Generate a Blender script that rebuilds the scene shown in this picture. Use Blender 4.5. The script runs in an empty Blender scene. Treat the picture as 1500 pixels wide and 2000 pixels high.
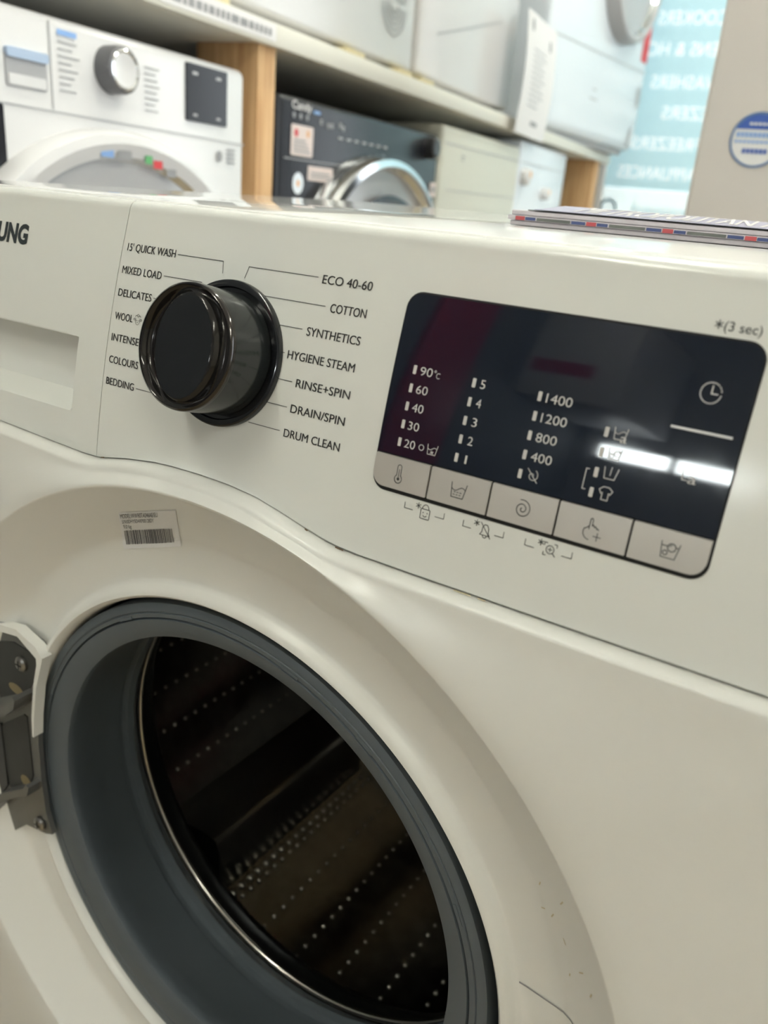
import bpy, bmesh, math, random
from mathutils import Vector, Matrix
random.seed(7)
PI = math.pi
C = bpy.context.scene.collection
scn = bpy.context.scene

# ------------------------------------------------------------------ camera
CAM = Vector((0.22802517, -0.30128207, 0.85461735))
YAW, PITCH, ROLL, FPX = -0.42521, 0.3657, 0.0861, 1597.2
fw = Vector((math.sin(YAW)*math.cos(PITCH), math.cos(YAW)*math.cos(PITCH), -math.sin(PITCH)))
rt = Vector((math.cos(YAW), -math.sin(YAW), 0)); up = rt.cross(fw)
cr, sr = math.cos(ROLL), math.sin(ROLL)
rt, up = rt*cr + up*sr, -rt*sr + up*cr
cam_d = bpy.data.cameras.new('camera'); cam = bpy.data.objects.new('camera', cam_d); C.objects.link(cam)
cam.matrix_world = Matrix((( rt.x, up.x, -fw.x, CAM.x), (rt.y, up.y, -fw.y, CAM.y), (rt.z, up.z, -fw.z, CAM.z), (0, 0, 0, 1)))
cam_d.sensor_fit = 'VERTICAL'; cam_d.sensor_height = 36.0; cam_d.lens = FPX*36.0/2000.0
cam_d.clip_start = 0.01; cam_d.clip_end = 100
cam_d.dof.use_dof = True; cam_d.dof.focus_distance = 0.40; cam_d.dof.aperture_fstop = 8.8
scn.camera = cam

# ------------------------------------------------------------------ world, lights, exposure
w = bpy.data.worlds.new('sky'); scn.world = w; w.use_nodes = True
wb = w.node_tree.nodes['Background']; wb.inputs[0].default_value = (0.93, 0.95, 1.0, 1); wb.inputs[1].default_value = 2.25
def portal(name, loc, rot, sx, sy):
    l = bpy.data.lights.new(name, 'AREA'); l.shape = 'RECTANGLE'; l.size = sx; l.size_y = sy; l.cycles.is_portal = True
    o = bpy.data.objects.new(name, l); C.objects.link(o); o.location = loc; o.rotation_euler = rot
CEIL, FARY, BACKY, RX, LX = 2.7, 3.65, -3.2, 3.0, -1.3
portal('window_portal', (1.2, FARY+0.02, 1.35), (-PI/2, 0, 0), 3.2, 2.1)
portal('window_portal', (RX+0.02, 0.8, 1.35), (0, PI/2, 0), 1.9, 3.4)
TUBE_E, TUBE_C = 43.0, (0.965, 0.975, 0.85)
scn.view_settings.view_transform = 'Standard'; scn.view_settings.look = 'None'
scn.view_settings.gamma = 1.0; scn.view_settings.use_curve_mapping = False
scn.view_settings.exposure = 1.08

# ------------------------------------------------------------------ materials
def mat(name, col, rough=0.4, metal=0.0, spec=0.5, noise=0.0, nscale=40, rnoise=0.0, emit=None, coat=0.0, bump=0.0, bscale=200):
    m = bpy.data.materials.new(name); m.use_nodes = True; nt = m.node_tree; b = nt.nodes['Principled BSDF']
    b.inputs['Base Color'].default_value = (*col, 1); b.inputs['Roughness'].default_value = rough
    b.inputs['Metallic'].default_value = metal; b.inputs['Specular IOR Level'].default_value = spec
    b.inputs['Coat Weight'].default_value = coat; b.inputs['Coat Roughness'].default_value = 0.05
    if emit: b.inputs['Emission Color'].default_value = (*emit[0], 1); b.inputs['Emission Strength'].default_value = emit[1]
    if noise or rnoise or bump:
        tc = nt.nodes.new('ShaderNodeTexCoord')
        n = nt.nodes.new('ShaderNodeTexNoise'); n.inputs['Scale'].default_value = nscale; n.inputs['Detail'].default_value = 4
        nt.links.new(tc.outputs['Object'], n.inputs['Vector'])
        if noise:
            mx = nt.nodes.new('ShaderNodeMix'); mx.data_type = 'RGBA'; mx.inputs[6].default_value = (*[c*(1-noise) for c in col], 1)
            mx.inputs[7].default_value = (*[min(1, c*(1+noise)) for c in col], 1)
            nt.links.new(n.outputs['Fac'], mx.inputs[0]); nt.links.new(mx.outputs[2], b.inputs['Base Color'])
        if rnoise:
            mr = nt.nodes.new('ShaderNodeMapRange'); mr.inputs[1].default_value = 0.35; mr.inputs[2].default_value = 0.75
            mr.inputs[3].default_value = max(0, rough-rnoise); mr.inputs[4].default_value = rough+rnoise
            nt.links.new(n.outputs['Fac'], mr.inputs[0]); nt.links.new(mr.outputs[0], b.inputs['Roughness'])
        if bump:
            n2 = nt.nodes.new('ShaderNodeTexNoise'); n2.inputs['Scale'].default_value = bscale
            nt.links.new(tc.outputs['Object'], n2.inputs['Vector'])
            bp = nt.nodes.new('ShaderNodeBump'); bp.inputs['Strength'].default_value = bump; bp.inputs['Distance'].default_value = 0.001
            nt.links.new(n2.outputs['Fac'], bp.inputs['Height']); nt.links.new(bp.outputs[0], b.inputs['Normal'])
    return m
M = {}
M['panel'] = mat('panel_plastic', (0.795, 0.802, 0.765), 0.16, rnoise=0.03, nscale=15)
M['body'] = mat('front_paint', (0.79, 0.785, 0.745), 0.30, noise=0.01, nscale=25, bump=0.02, bscale=900)
M['lid'] = mat('lid_white', (0.82, 0.82, 0.80), 0.05)
M['gap'] = mat('gap_black', (0.012, 0.012, 0.012), 0.8)
M['ink'] = mat('print_ink', (0.035, 0.036, 0.035), 0.5)
M['logo'] = mat('logo_ink', (0.035, 0.045, 0.05), 0.35)
M['white_ink'] = mat('white_ink', (0.62, 0.60, 0.58), 0.5)
M['glass'] = mat('display_glass', (0.006, 0.010, 0.020), 0.05, rnoise=0.02, nscale=60, spec=0.6)
M['silver'] = mat('silver_button', (0.56, 0.53, 0.49), 0.38, metal=0.35)
M['piano'] = mat('piano_black', (0.008, 0.009, 0.011), 0.10, rnoise=0.05, nscale=120, spec=0.6)
M['dark_chrome'] = mat('dark_chrome', (0.075, 0.07, 0.068), 0.10, metal=1.0)
M['grip_bevel'] = mat('grip_bevel', (0.035, 0.033, 0.032), 0.12, metal=0.7, rnoise=0.05, nscale=150)
M['knob_side'] = mat('knob_side', (0.016, 0.018, 0.018), 0.17, rnoise=0.06, nscale=90)
M['rubber'] = mat('gasket_rubber', (0.085, 0.102, 0.116), 0.45, noise=0.05, nscale=30)
M['steel'] = mat('drum_steel', (0.33, 0.32, 0.295), 0.16, metal=1.0, rnoise=0.04, nscale=50)
M['bead'] = mat('embossed_steel', (0.42, 0.40, 0.36), 0.24, metal=1.0)
M['paddle'] = mat('paddle_steel', (0.55, 0.53, 0.48), 0.24, metal=1.0)
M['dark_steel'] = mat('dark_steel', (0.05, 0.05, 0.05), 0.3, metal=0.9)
M['steel_ring'] = mat('steel_ring', (0.62, 0.58, 0.53), 0.22, metal=1.0)
M['cast'] = mat('cast_metal', (0.17, 0.17, 0.165), 0.36, metal=0.6, noise=0.15, nscale=60)
M['dark_cast'] = mat('dark_cast', (0.055, 0.056, 0.055), 0.45, metal=0.6, noise=0.2, nscale=60)
M['screw'] = mat('screw_metal', (0.30, 0.29, 0.27), 0.3, metal=1.0)
M['dark_plastic'] = mat('dark_plastic', (0.02, 0.02, 0.022), 0.35)
M['label'] = mat('label_paper', (0.80, 0.80, 0.80), 0.45)
M['label_ink'] = mat('label_ink', (0.07, 0.07, 0.08), 0.5)
M['stain'] = mat('stain', (0.60, 0.52, 0.34), 0.5)
M['grease'] = mat('old_grease', (0.22, 0.17, 0.085), 0.45)
M['rust'] = mat('rust', (0.16, 0.10, 0.05), 0.7)
M['far_white'] = mat('far_white', (0.72, 0.71, 0.71), 0.22)
M['cool_white'] = mat('cool_white', (0.74, 0.79, 0.84), 0.18)
M['cream'] = mat('cream', (0.62, 0.62, 0.54), 0.45)
M['far_grey'] = mat('far_grey', (0.42, 0.42, 0.43), 0.4)
M['far_chrome'] = mat('far_chrome', (0.80, 0.82, 0.84), 0.12, metal=1.0)
M['far_black'] = mat('far_black', (0.014, 0.015, 0.020), 0.25, spec=0.35)
M['far_glass'] = mat('far_glass', (0.45, 0.45, 0.46), 0.15)
M['far_ink'] = mat('far_ink', (0.30, 0.30, 0.31), 0.5)
M['blue'] = mat('blue_print', (0.05, 0.12, 0.45), 0.5)
M['ltblue'] = mat('light_blue_print', (0.25, 0.42, 0.75), 0.5)
M['red'] = mat('red_print', (0.62, 0.05, 0.06), 0.5)
M['banner'] = mat('banner_red', (0.28, 0.01, 0.04), 0.6)
M['pull_blue'] = mat('pull_blue', (0.42, 0.52, 0.68), 0.4)
M['dial_grey'] = mat('dial_grey', (0.14, 0.14, 0.15), 0.35)
M['block'] = mat('block_wood', (0.60, 0.52, 0.30), 0.6, noise=0.15)
M['green'] = mat('green_print', (0.12, 0.42, 0.16), 0.5)
M['pink'] = mat('sticker_pink', (0.78, 0.66, 0.62), 0.5)
M['paper'] = mat('paper', (0.80, 0.78, 0.78), 0.55)
M['spine_red'] = mat('spine_red', (0.52, 0.09, 0.10), 0.5)
M['spine_blue'] = mat('spine_blue', (0.06, 0.085, 0.22), 0.5)
M['spine_ink'] = mat('spine_ink', (0.15, 0.16, 0.15), 0.5)
M['cover'] = mat('brochure_cover', (0.46, 0.45, 0.58), 0.4)
M['pages'] = mat('pages', (0.60, 0.56, 0.60), 0.6, noise=0.08, nscale=300)
M['shelf'] = mat('shelf_white', (0.74, 0.72, 0.64), 0.45)
M['fridge'] = mat('fridge_white', (0.66, 0.62, 0.58), 0.35)
M['orange'] = mat('orange_plastic', (0.75, 0.42, 0.20), 0.4)
M['wall'] = mat('wall_paint', (0.66, 0.63, 0.58), 0.85, bump=0.1, bscale=60)
M['dark_wall'] = mat('dark_wall', (0.30, 0.30, 0.31), 0.8)
M['panel_glow'] = mat('panel_glow', (1, 1, 1), 0.5, emit=((.92, 1.0, 1.0), 16.0))
M['charcoal_wall'] = mat('charcoal_wall', (0.13, 0.135, 0.14), 0.8, bump=0.1, bscale=60)
M['ceil'] = mat('ceiling_paint', (0.78, 0.76, 0.72), 0.9)
M['frame'] = mat('window_frame', (0.75, 0.75, 0.75), 0.4)
M['tube'] = mat('tube_glow', (1, 1, 1), 0.5, emit=(TUBE_C, TUBE_E))
def wood():
    m = bpy.data.materials.new('pine'); m.use_nodes = True; nt = m.node_tree; b = nt.nodes['Principled BSDF']
    tc = nt.nodes.new('ShaderNodeTexCoord'); mp = nt.nodes.new('ShaderNodeMapping'); mp.inputs['Scale'].default_value = (30, 30, 2)
    n = nt.nodes.new('ShaderNodeTexNoise'); n.inputs['Scale'].default_value = 3; n.inputs['Detail'].default_value = 6
    r = nt.nodes.new('ShaderNodeValToRGB'); r.color_ramp.elements[0].position = 0.35; r.color_ramp.elements[0].color = (0.50, 0.28, 0.12, 1)
    r.color_ramp.elements[1].position = 0.7; r.color_ramp.elements[1].color = (0.72, 0.47, 0.24, 1)
    nt.links.new(tc.outputs['Object'], mp.inputs[0]); nt.links.new(mp.outputs[0], n.inputs[0]); nt.links.new(n.outputs['Fac'], r.inputs[0])
    nt.links.new(r.outputs[0], b.inputs['Base Color']); b.inputs['Roughness'].default_value = 0.6
    return m
M['wood'] = wood()
def floor_mat():
    m = bpy.data.materials.new('floor_vinyl'); m.use_nodes = True; nt = m.node_tree; b = nt.nodes['Principled BSDF']
    tc = nt.nodes.new('ShaderNodeTexCoord'); br = nt.nodes.new('ShaderNodeTexBrick'); br.inputs['Scale'].default_value = 2; br.offset = 0
    br.inputs['Color1'].default_value = (0.33, 0.25, 0.155, 1); br.inputs['Color2'].default_value = (0.36, 0.28, 0.175, 1); br.inputs['Mortar'].default_value = (0.2, 0.19, 0.17, 1)
    br.inputs['Mortar Size'].default_value = 0.005; br.inputs['Brick Width'].default_value = 0.5; br.inputs['Row Height'].default_value = 0.5
    nt.links.new(tc.outputs['Object'], br.inputs[0]); nt.links.new(br.outputs[0], b.inputs['Base Color']); b.inputs['Roughness'].default_value = 0.35
    return m
M['floor'] = floor_mat()
def pane_mat(name, tint=(1, 1, 1)):
    m = bpy.data.materials.new(name); m.use_nodes = True; nt = m.node_tree; nt.nodes.remove(nt.nodes['Principled BSDF'])
    t = nt.nodes.new('ShaderNodeBsdfTransparent'); t.inputs[0].default_value = (*tint, 1)
    g = nt.nodes.new('ShaderNodeBsdfGlossy'); g.inputs['Roughness'].default_value = 0.02
    f = nt.nodes.new('ShaderNodeFresnel'); f.inputs[0].default_value = 1.45; mx = nt.nodes.new('ShaderNodeMixShader')
    nt.links.new(f.outputs[0], mx.inputs[0]); nt.links.new(t.outputs[0], mx.inputs[1]); nt.links.new(g.outputs[0], mx.inputs[2])
    nt.links.new(mx.outputs[0], nt.nodes['Material Output'].inputs[0])
    return m
M['pane'] = pane_mat('window_glass', (0.93, 0.96, 0.96))
def vinyl(name, col, tr=0.3):
    m = bpy.data.materials.new(name); m.use_nodes = True; nt = m.node_tree; nt.nodes.remove(nt.nodes['Principled BSDF'])
    d = nt.nodes.new('ShaderNodeBsdfDiffuse'); d.inputs[0].default_value = (*col, 1)
    t = nt.nodes.new('ShaderNodeBsdfTransparent'); t.inputs[0].default_value = (*col, 1); mx = nt.nodes.new('ShaderNodeMixShader'); mx.inputs[0].default_value = tr
    nt.links.new(d.outputs[0], mx.inputs[1]); nt.links.new(t.outputs[0], mx.inputs[2]); nt.links.new(mx.outputs[0], nt.nodes['Material Output'].inputs[0])
    return m
M['vinyl_blue'] = vinyl('vinyl_blue', (0.54, 0.77, 0.85), 0.055)
M['vinyl_letter'] = vinyl('vinyl_letter', (.97, .98, .98), 0.13)
M['vinyl_white'] = vinyl('vinyl_white', (0.90, 0.95, 0.95), 0.34)

# ------------------------------------------------------------------ mesh helpers
class MB:
    def __init__(s): s.v = []; s.f = []; s.mi = []; s.mats = []
    def m(s, name):
        if name not in s.mats: s.mats.append(name)
        return s.mats.index(name)
    def add(s, verts, faces, mt):
        b = len(s.v); s.v += [tuple(p) for p in verts]; k = s.m(mt)
        for f in faces: s.f.append(tuple(i+b for i in f)); s.mi.append(k)
    def box(s, a, b, mt, bev=0.0, seg=2):
        if bev <= 0:
            x0, y0, z0 = a; x1, y1, z1 = b
            s.add([(x0,y0,z0),(x1,y0,z0),(x1,y1,z0),(x0,y1,z0),(x0,y0,z1),(x1,y0,z1),(x1,y1,z1),(x0,y1,z1)],
                  [(0,3,2,1),(4,5,6,7),(0,1,5,4),(1,2,6,5),(2,3,7,6),(3,0,4,7)], mt); return
        bm = bmesh.new(); bmesh.ops.create_cube(bm, size=1)
        for v in bm.verts: v.co = Vector([(a[i]+b[i])/2 + v.co[i]*(b[i]-a[i]) for i in range(3)])
        bmesh.ops.bevel(bm, geom=list(bm.edges), offset=bev, segments=seg, affect='EDGES', profile=0.5)
        s.bm(bm, mt)
    def bm(s, bm, mt):
        bm.verts.index_update(); s.add([v.co.copy() for v in bm.verts], [[v.index for v in f.verts] for f in bm.faces], mt); bm.free()
    def lathe(s, prof, fn, mt, n=96, cap0=False, cap1=False, a0=0, a1=2*PI):
        """prof: list of (r, h[, cx, cz]); fn(px, py, h) -> 3D"""
        full = abs(a1-a0-2*PI) < 1e-6; k = n if full else n+1; vs = []; fs = []
        for p in prof:
            r, h = p[0], p[1]; cx, cz = (p[2], p[3]) if len(p) > 2 else (0, 0)
            for i in range(k):
                a = a0+(a1-a0)*i/n; vs.append(fn(cx+r*math.cos(a), cz+r*math.sin(a), h))
        for j in range(len(prof)-1):
            for i in range(n):
                i2 = (i+1) % k; fs.append((j*k+i, j*k+i2, (j+1)*k+i2, (j+1)*k+i))
        if cap0: fs.append(tuple(range(k))[::-1])
        if cap1: fs.append(tuple((len(prof)-1)*k+i for i in range(k)))
        s.add(vs, fs, mt)
    def tube(s, pts, r, mt, n=10, flat=1.0):
        pts = [Vector(p) for p in pts]; vs = []; fs = []
        for i, p in enumerate(pts):
            t = (pts[min(i+1, len(pts)-1)]-pts[max(i-1, 0)]).normalized()
            u = t.cross(Vector((0, 0, 1))); u = u.normalized() if u.length > 1e-4 else Vector((1, 0, 0)); v = u.cross(t)
            for k in range(n):
                a = 2*PI*k/n; vs.append(p+u*r*math.cos(a)*flat+v*r*math.sin(a))
        for i in range(len(pts)-1):
            for k in range(n): fs.append((i*n+k, i*n+(k+1) % n, (i+1)*n+(k+1) % n, (i+1)*n+k))
        fs += [tuple(range(n))[::-1], tuple((len(pts)-1)*n+k for k in range(n))]
        s.add(vs, fs, mt)
    def prism(s, poly, fn, h0, h1, mt):
        n = len(poly); vs = [fn(x, z, h0) for x, z in poly]+[fn(x, z, h1) for x, z in poly]
        s.add(vs, [tuple(range(n)), tuple(range(2*n-1, n-1, -1))]+[(i, (i+1) % n, n+(i+1) % n, n+i) for i in range(n)], mt)
    # flat print -------------------------------------------------------
    def line(s, pts, wd, fn, mt, closed=False, sub=1):
        P = [Vector(p) for p in pts]
        if closed: P = P+[P[0]]
        for a, b in zip(P[:-1], P[1:]):
            d = (b-a); L = d.length
            if L < 1e-9: continue
            d /= L; nrm = Vector((-d.y, d.x))*wd/2; a2 = a-d*wd*0.4; b2 = b+d*wd*0.4
            for k in range(sub):
                p = a2.lerp(b2, k/sub); q = a2.lerp(b2, (k+1)/sub)
                s.add([fn(*(p-nrm)), fn(*(q-nrm)), fn(*(q+nrm)), fn(*(p+nrm))], [(0, 1, 2, 3)], mt)
    def arc(s, c, r, a0, a1, wd, fn, mt, n=24, rz=None):
        rz = rz or r
        self_pts = [(c[0]+r*math.cos(a0+(a1-a0)*i/n), c[1]+rz*math.sin(a0+(a1-a0)*i/n)) for i in range(n+1)]
        s.line(self_pts, wd, fn, mt)
    def disc(s, c, r, fn, mt, n=16, rz=None):
        rz = rz or r
        s.add([fn(c[0]+r*math.cos(2*PI*i/n), c[1]+rz*math.sin(2*PI*i/n)) for i in range(n)], [tuple(range(n))], mt)
    def rect(s, x0, z0, x1, z1, fn, mt, r=0.0):
        if r <= 0: s.add([fn(x0, z0), fn(x1, z0), fn(x1, z1), fn(x0, z1)], [(0, 1, 2, 3)], mt); return
        P = rrect(x0, z0, x1, z1, r); s.add([fn(*p) for p in P], [tuple(range(len(P)))], mt)
    def text(s, string, x0, x1, zb, cap, fn, mt, bold=0.0, mirror=False, shear=0.0):
        vs, fs = text_mesh(string, bold)
        xs = [v[0] for v in vs]; lo, hi = min(xs), max(xs); k = (x1-x0)/(hi-lo); kz = cap/CAPH
        out = []
        for v in vs:
            u = (v[0]-lo)*k
            out.append(fn((x1-u) if mirror else (x0+u+shear*v[1]*kz), zb+v[1]*kz))
        s.add(out, fs, mt)
    def build(s, name, parent=None, smooth=True, ang=35, flip=False):
        me = bpy.data.meshes.new(name); me.from_pydata(s.v, [], s.f); me.validate()
        for k in s.mats: me.materials.append(M[k])
        me.polygons.foreach_set('material_index', s.mi[:len(me.polygons)]) if len(s.mi) == len(me.polygons) else None
        bm = bmesh.new(); bm.from_mesh(me); bmesh.ops.recalc_face_normals(bm, faces=bm.faces)
        bm.to_mesh(me); bm.free()
        if smooth:
            me.polygons.foreach_set('use_smooth', [True]*len(me.polygons)); me.set_sharp_from_angle(angle=math.radians(ang))
        me.update(); o = bpy.data.objects.new(name, me); C.objects.link(o)
        if parent: o.parent = parent
        return o
def rrect(x0, z0, x1, z1, r, n=6):
    rs = r if isinstance(r, (tuple, list)) else (r, r, r, r); P = []
    for (cx, cz, a, rr) in ((x0, z0, PI, rs[0]), (x1, z0, 1.5*PI, rs[1]), (x1, z1, 0, rs[2]), (x0, z1, .5*PI, rs[3])):
        if rr <= 0: P.append((cx, cz)); continue
        ox = cx+(rr if cx == x0 else -rr); oz = cz+(rr if cz == z0 else -rr)
        for i in range(n+1): P.append((ox+rr*math.cos(a+.5*PI*i/n), oz+rr*math.sin(a+.5*PI*i/n)))
    return P
_tc = {}
def text_mesh(string, bold=0.0):
    key = (string, bold)
    if key in _tc: return _tc[key]
    cu = bpy.data.curves.new('t', 'FONT'); cu.body = string; cu.size = 1; cu.resolution_u = 4; cu.offset = bold
    o = bpy.data.objects.new('t', cu); C.objects.link(o)
    dg = bpy.context.evaluated_depsgraph_get(); me = bpy.data.meshes.new_from_object(o.evaluated_get(dg))
    r = ([tuple(v.co) for v in me.vertices], [tuple(p.vertices) for p in me.polygons])
    bpy.data.objects.remove(o); bpy.data.curves.remove(cu); bpy.data.meshes.remove(me); _tc[key] = r
    return r
CAPH = 1.0
CAPH = max(v[1] for v in text_mesh('H')[0])
def tag(o, label, cat, group=None, kind=None):
    o['label'] = label; o['category'] = cat
    if group: o['group'] = group
    if kind: o['kind'] = kind
    return o
def struct(mb, name, **k):
    o = mb.build(name, **k); o['kind'] = 'structure'; return o
def thing(name, label, cat, loc=(0, 0, 0), rz=0, group=None):
    o = bpy.data.objects.new(name, None); C.objects.link(o); o.location = loc; o.rotation_euler = (0, 0, rz); o.empty_display_size = 0.05
    return tag(o, label, cat, group)

# ================================================================== ROOM
mb = MB(); mb.box((LX-.1, BACKY-.1, -.1), (RX+.1, FARY+.1, 0), 'floor'); struct(mb, 'floor', smooth=False)
mb = MB(); mb.box((LX-.1, BACKY-.1, CEIL), (RX+.1, FARY+.1, CEIL+.1), 'ceil'); struct(mb, 'ceiling', smooth=False)
mb = MB(); mb.box((LX-.1, BACKY, 0), (LX, FARY, CEIL), 'charcoal_wall'); struct(mb, 'wall_left', smooth=False)
def wall_with_hole(name, axis, pos, th, u0, u1, h0, h1, hz0, hz1, mt):
    mb = MB()
    def bx(a, b, c, d):
        if axis == 'y': mb.box((a, pos, c), (b, pos+th, d), mt)
        else: mb.box((pos, a, c), (pos+th, b, d), mt)
    bx(u0, h0, 0, CEIL); bx(h1, u1, 0, CEIL); bx(h0, h1, 0, hz0); bx(h0, h1, hz1, CEIL)
    return struct(mb, name, smooth=False)
def window(name, axis, pos, h0, h1, z0, z1, mull, wd=.03):
    r = bpy.data.objects.new(name, None); C.objects.link(r); r['kind'] = 'structure'
    mb = MB(); d0, d1 = pos-.02, pos+.04
    def bx(a, b, c, d):
        if axis == 'y': mb.box((a, d0, c), (b, d1, d), 'frame', .004)
        else: mb.box((d0, a, c), (d1, b, d), 'frame', .004)
    bx(h0, h0+wd, z0, z1); bx(h1-wd, h1, z0, z1); bx(h0+wd, h1-wd, z0, z0+wd); bx(h0+wd, h1-wd, z1-wd, z1)
    for m_ in mull: bx(m_-wd/2, m_+wd/2, z0+wd, z1-wd)
    mb.build('window_frame', r, ang=30)
    mb = MB(); t = pos+.012
    if axis == 'y': mb.box((h0+wd*.8, t, z0+wd*.8), (h1-wd*.8, t+.006, z1-wd*.8), 'pane')
    else: mb.box((t, h0+wd*.8, z0+wd*.8), (t+.006, h1-wd*.8, z1-wd*.8), 'pane')
    mb.build('window_pane', r, smooth=False)
    return r
wall_with_hole('wall_far', 'y', FARY, .1, LX, RX, -.66, 2.8, .30, 2.40, 'wall')
window('window_1', 'y', FARY+.02, -.66, 2.8, .30, 2.40, [1.2])
wall_with_hole('wall_right', 'x', RX, .1, BACKY, FARY, -.9, 2.5, .40, 2.30, 'wall')
window('window_2', 'x', RX+.02, -.9, 2.5, .40, 2.30, [.8])
mb = MB(); mb.box((LX, BACKY-.1, 0), (RX, BACKY, CEIL), 'dark_wall'); struct(mb, 'wall_back', smooth=False)
for i, (x, y) in enumerate([(-.65, -1.3), (1.5, -1.7), (-.2, .9), (1.5, .9), (.6, 2.6)]):
    side = ['over the aisle behind the viewer on the left', 'over the aisle behind the viewer on the right', 'above the row of machines on the left', 'above the middle of the shop', 'nearest the far window'][i]
    r = thing('ceiling_light', 'white batten ceiling light with glowing tube '+side, 'ceiling light', (x, y, CEIL), PI/2 if i < 4 else 0, 'batten lights on the ceiling')
    mb = MB(); mb.box((-.62, -.05, -.06), (.62, .05, 0), 'frame', .006); mb.build('light_housing', r)
    mb = MB(); mb.tube([(-.58, 0, -.085), (.58, 0, -.085)], .019, 'tube', 12); mb.build('light_tube', r)

# ================================================================== NEAR WASHING MACHINE
S = 1.07; ZC = 0.462232
ZB, TL, KK = 0.2306, 0.1171, 1.6383
near = thing('washing_machine', 'large white washing machine in front with black dial, dark display and open porthole', 'washing machine', (0, 0, 0), math.radians(-7))
def Yp(z):            # panel profile, z metres above porthole centre
    zc = z/S-ZB
    return S*(TL*zc+KK/2*zc*zc)
def pp(off):          # printing on the panel: millimetres -> machine space
    return lambda x, z: (x/1000, Yp(z/1000)-off, ZC+z/1000)
PR = pp(0.00025)
seam_pts = [(-320, 259), (-230, 255.3), (-169.4, 253.4), (-122.4, 251.7), (-96.3, 250.9), (-84, 251.2), (-61.5, 255.7), (-41.6, 258.6), (-27.2, 259.6), (-9.7, 260), (10, 259.6), (26.8, 257.9), (40.8, 254.9), (57.1, 250.7), (66, 248.6), (74.6, 247.3), (84, 246.8), (112.9, 246.6), (180.9, 246.6), (320, 246.8)]
def seam(x):
    for (a, b), (c, d) in zip(seam_pts[:-1], seam_pts[1:]):
        if a <= x <= c: return b+(d-b)*(x-a)/(c-a)
    return seam_pts[-1][1]
ZT = 381.0
def panel_strip(x0, x1, nx, name, mt, skip=None, parent=None, dfun=None, gap=.35):
    mb = MB(); rows = []
    for j in range(41): rows.append(j/40)
    xs = [x0+(x1-x0)*i/nx for i in range(nx+1)]
    if dfun: xs = sorted(set(xs+dfun[1]))
    zs_abs = dfun[2] if dfun else None
    vs = []; fs = []; nr = 0
    R5 = 5.0
    def col(x):
        zb = seam(x)+gap; out = []
        ZL = ZT-R5
        out.append((x, 12, zb)); out.append((x, 1.2, zb)); 
        if zs_abs: zz = [zb+.9]+[zb+.9+(zs_abs[0]-zb-.9)*i/4 for i in range(1, 4)]+zs_abs+[zs_abs[-1]+(ZL-zs_abs[-1])*i/8 for i in range(1, 9)]
        else: zz = [zb+.9+(ZL-zb-.9)*(i/36) for i in range(37)]
        for z in zz:
            d = dfun[0](x, z) if dfun else 0
            out.append((x, Yp(z/1000)*1000+d, z))
        y0 = Yp(ZL/1000)*1000
        for i in range(1, 7):
            a = PI/2*i/6; out.append((x, y0+R5*(1-math.cos(a))+.5*i/6, ZL+R5*math.sin(a)))
        out.append((x, y0+R5+8, ZT))
        return out
    cols = [col(x) for x in xs]; k = len(cols[0])
    for c in cols: vs += [(a/1000, b/1000, ZC+z/1000) for a, b, z in c]
    for i in range(len(cols)-1):
        for j in range(k-1): fs.append((i*k+j, (i+1)*k+j, (i+1)*k+j+1, i*k+j+1))
    mb.add(vs, fs, mt)
    # end returns
    for c, e in ((0, 0), (len(cols)-1, 1)):
        ed = [vs[c*k+j] for j in range(k)]; bk = [(p[0], p[1]+.012, p[2]) for p in ed]
        mb.add(ed+bk, [(j, j+1, k+j+1, k+j) for j in range(k-1)], mt)
    return mb.build(name, parent, ang=40)
SX = -84.5
ctrl = panel_strip(SX+.25, 300, 160, 'control_panel', 'panel', parent=near)
def ss(a, b, x): t = max(0, min(1, (x-a)/(b-a))); return t*t*(3-2*t)
def recess(x, z):
    # moulded pull on the drawer: deep under the top edge, ramping out to the bottom
    if z > 311.2 or z < 270 or x > -106: return 0
    top = 1-ss(309.6, 310.9, z)
    edge = max(0, min(1, (-106.8-x)/9.8, (z-271.6)/7.0))
    back = 13.5+1.8*math.sin((z-279)/30*PI)-2.2*ss(286, 300, z)-.0016*(x+170)**2*ss(282, 292, z)*.5
    return back*edge*top
zs = [268+i*1.0 for i in range(4)]+[271.6]+[272.3+i*.9 for i in range(7)]+[278.6]+[279+i*1.0 for i in range(30)]+[308.6, 309.2, 309.6, 310, 310.4, 310.8, 311.4, 312]
xs_extra = [-118.5, -117.6, -117, -116.6, -115, -113, -111, -109, -107.5, -106.8, -106.2]
drawer = panel_strip(-300, SX-.25, 70, 'detergent_drawer', 'panel', parent=near, dfun=(recess, xs_extra, zs))
mb = MB(); mb.text('SAMSUNG', -218.5, -161, 352.7, 9.4, PR, 'logo', bold=.045); mb.build('brand_lettering', drawer, smooth=False)

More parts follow.
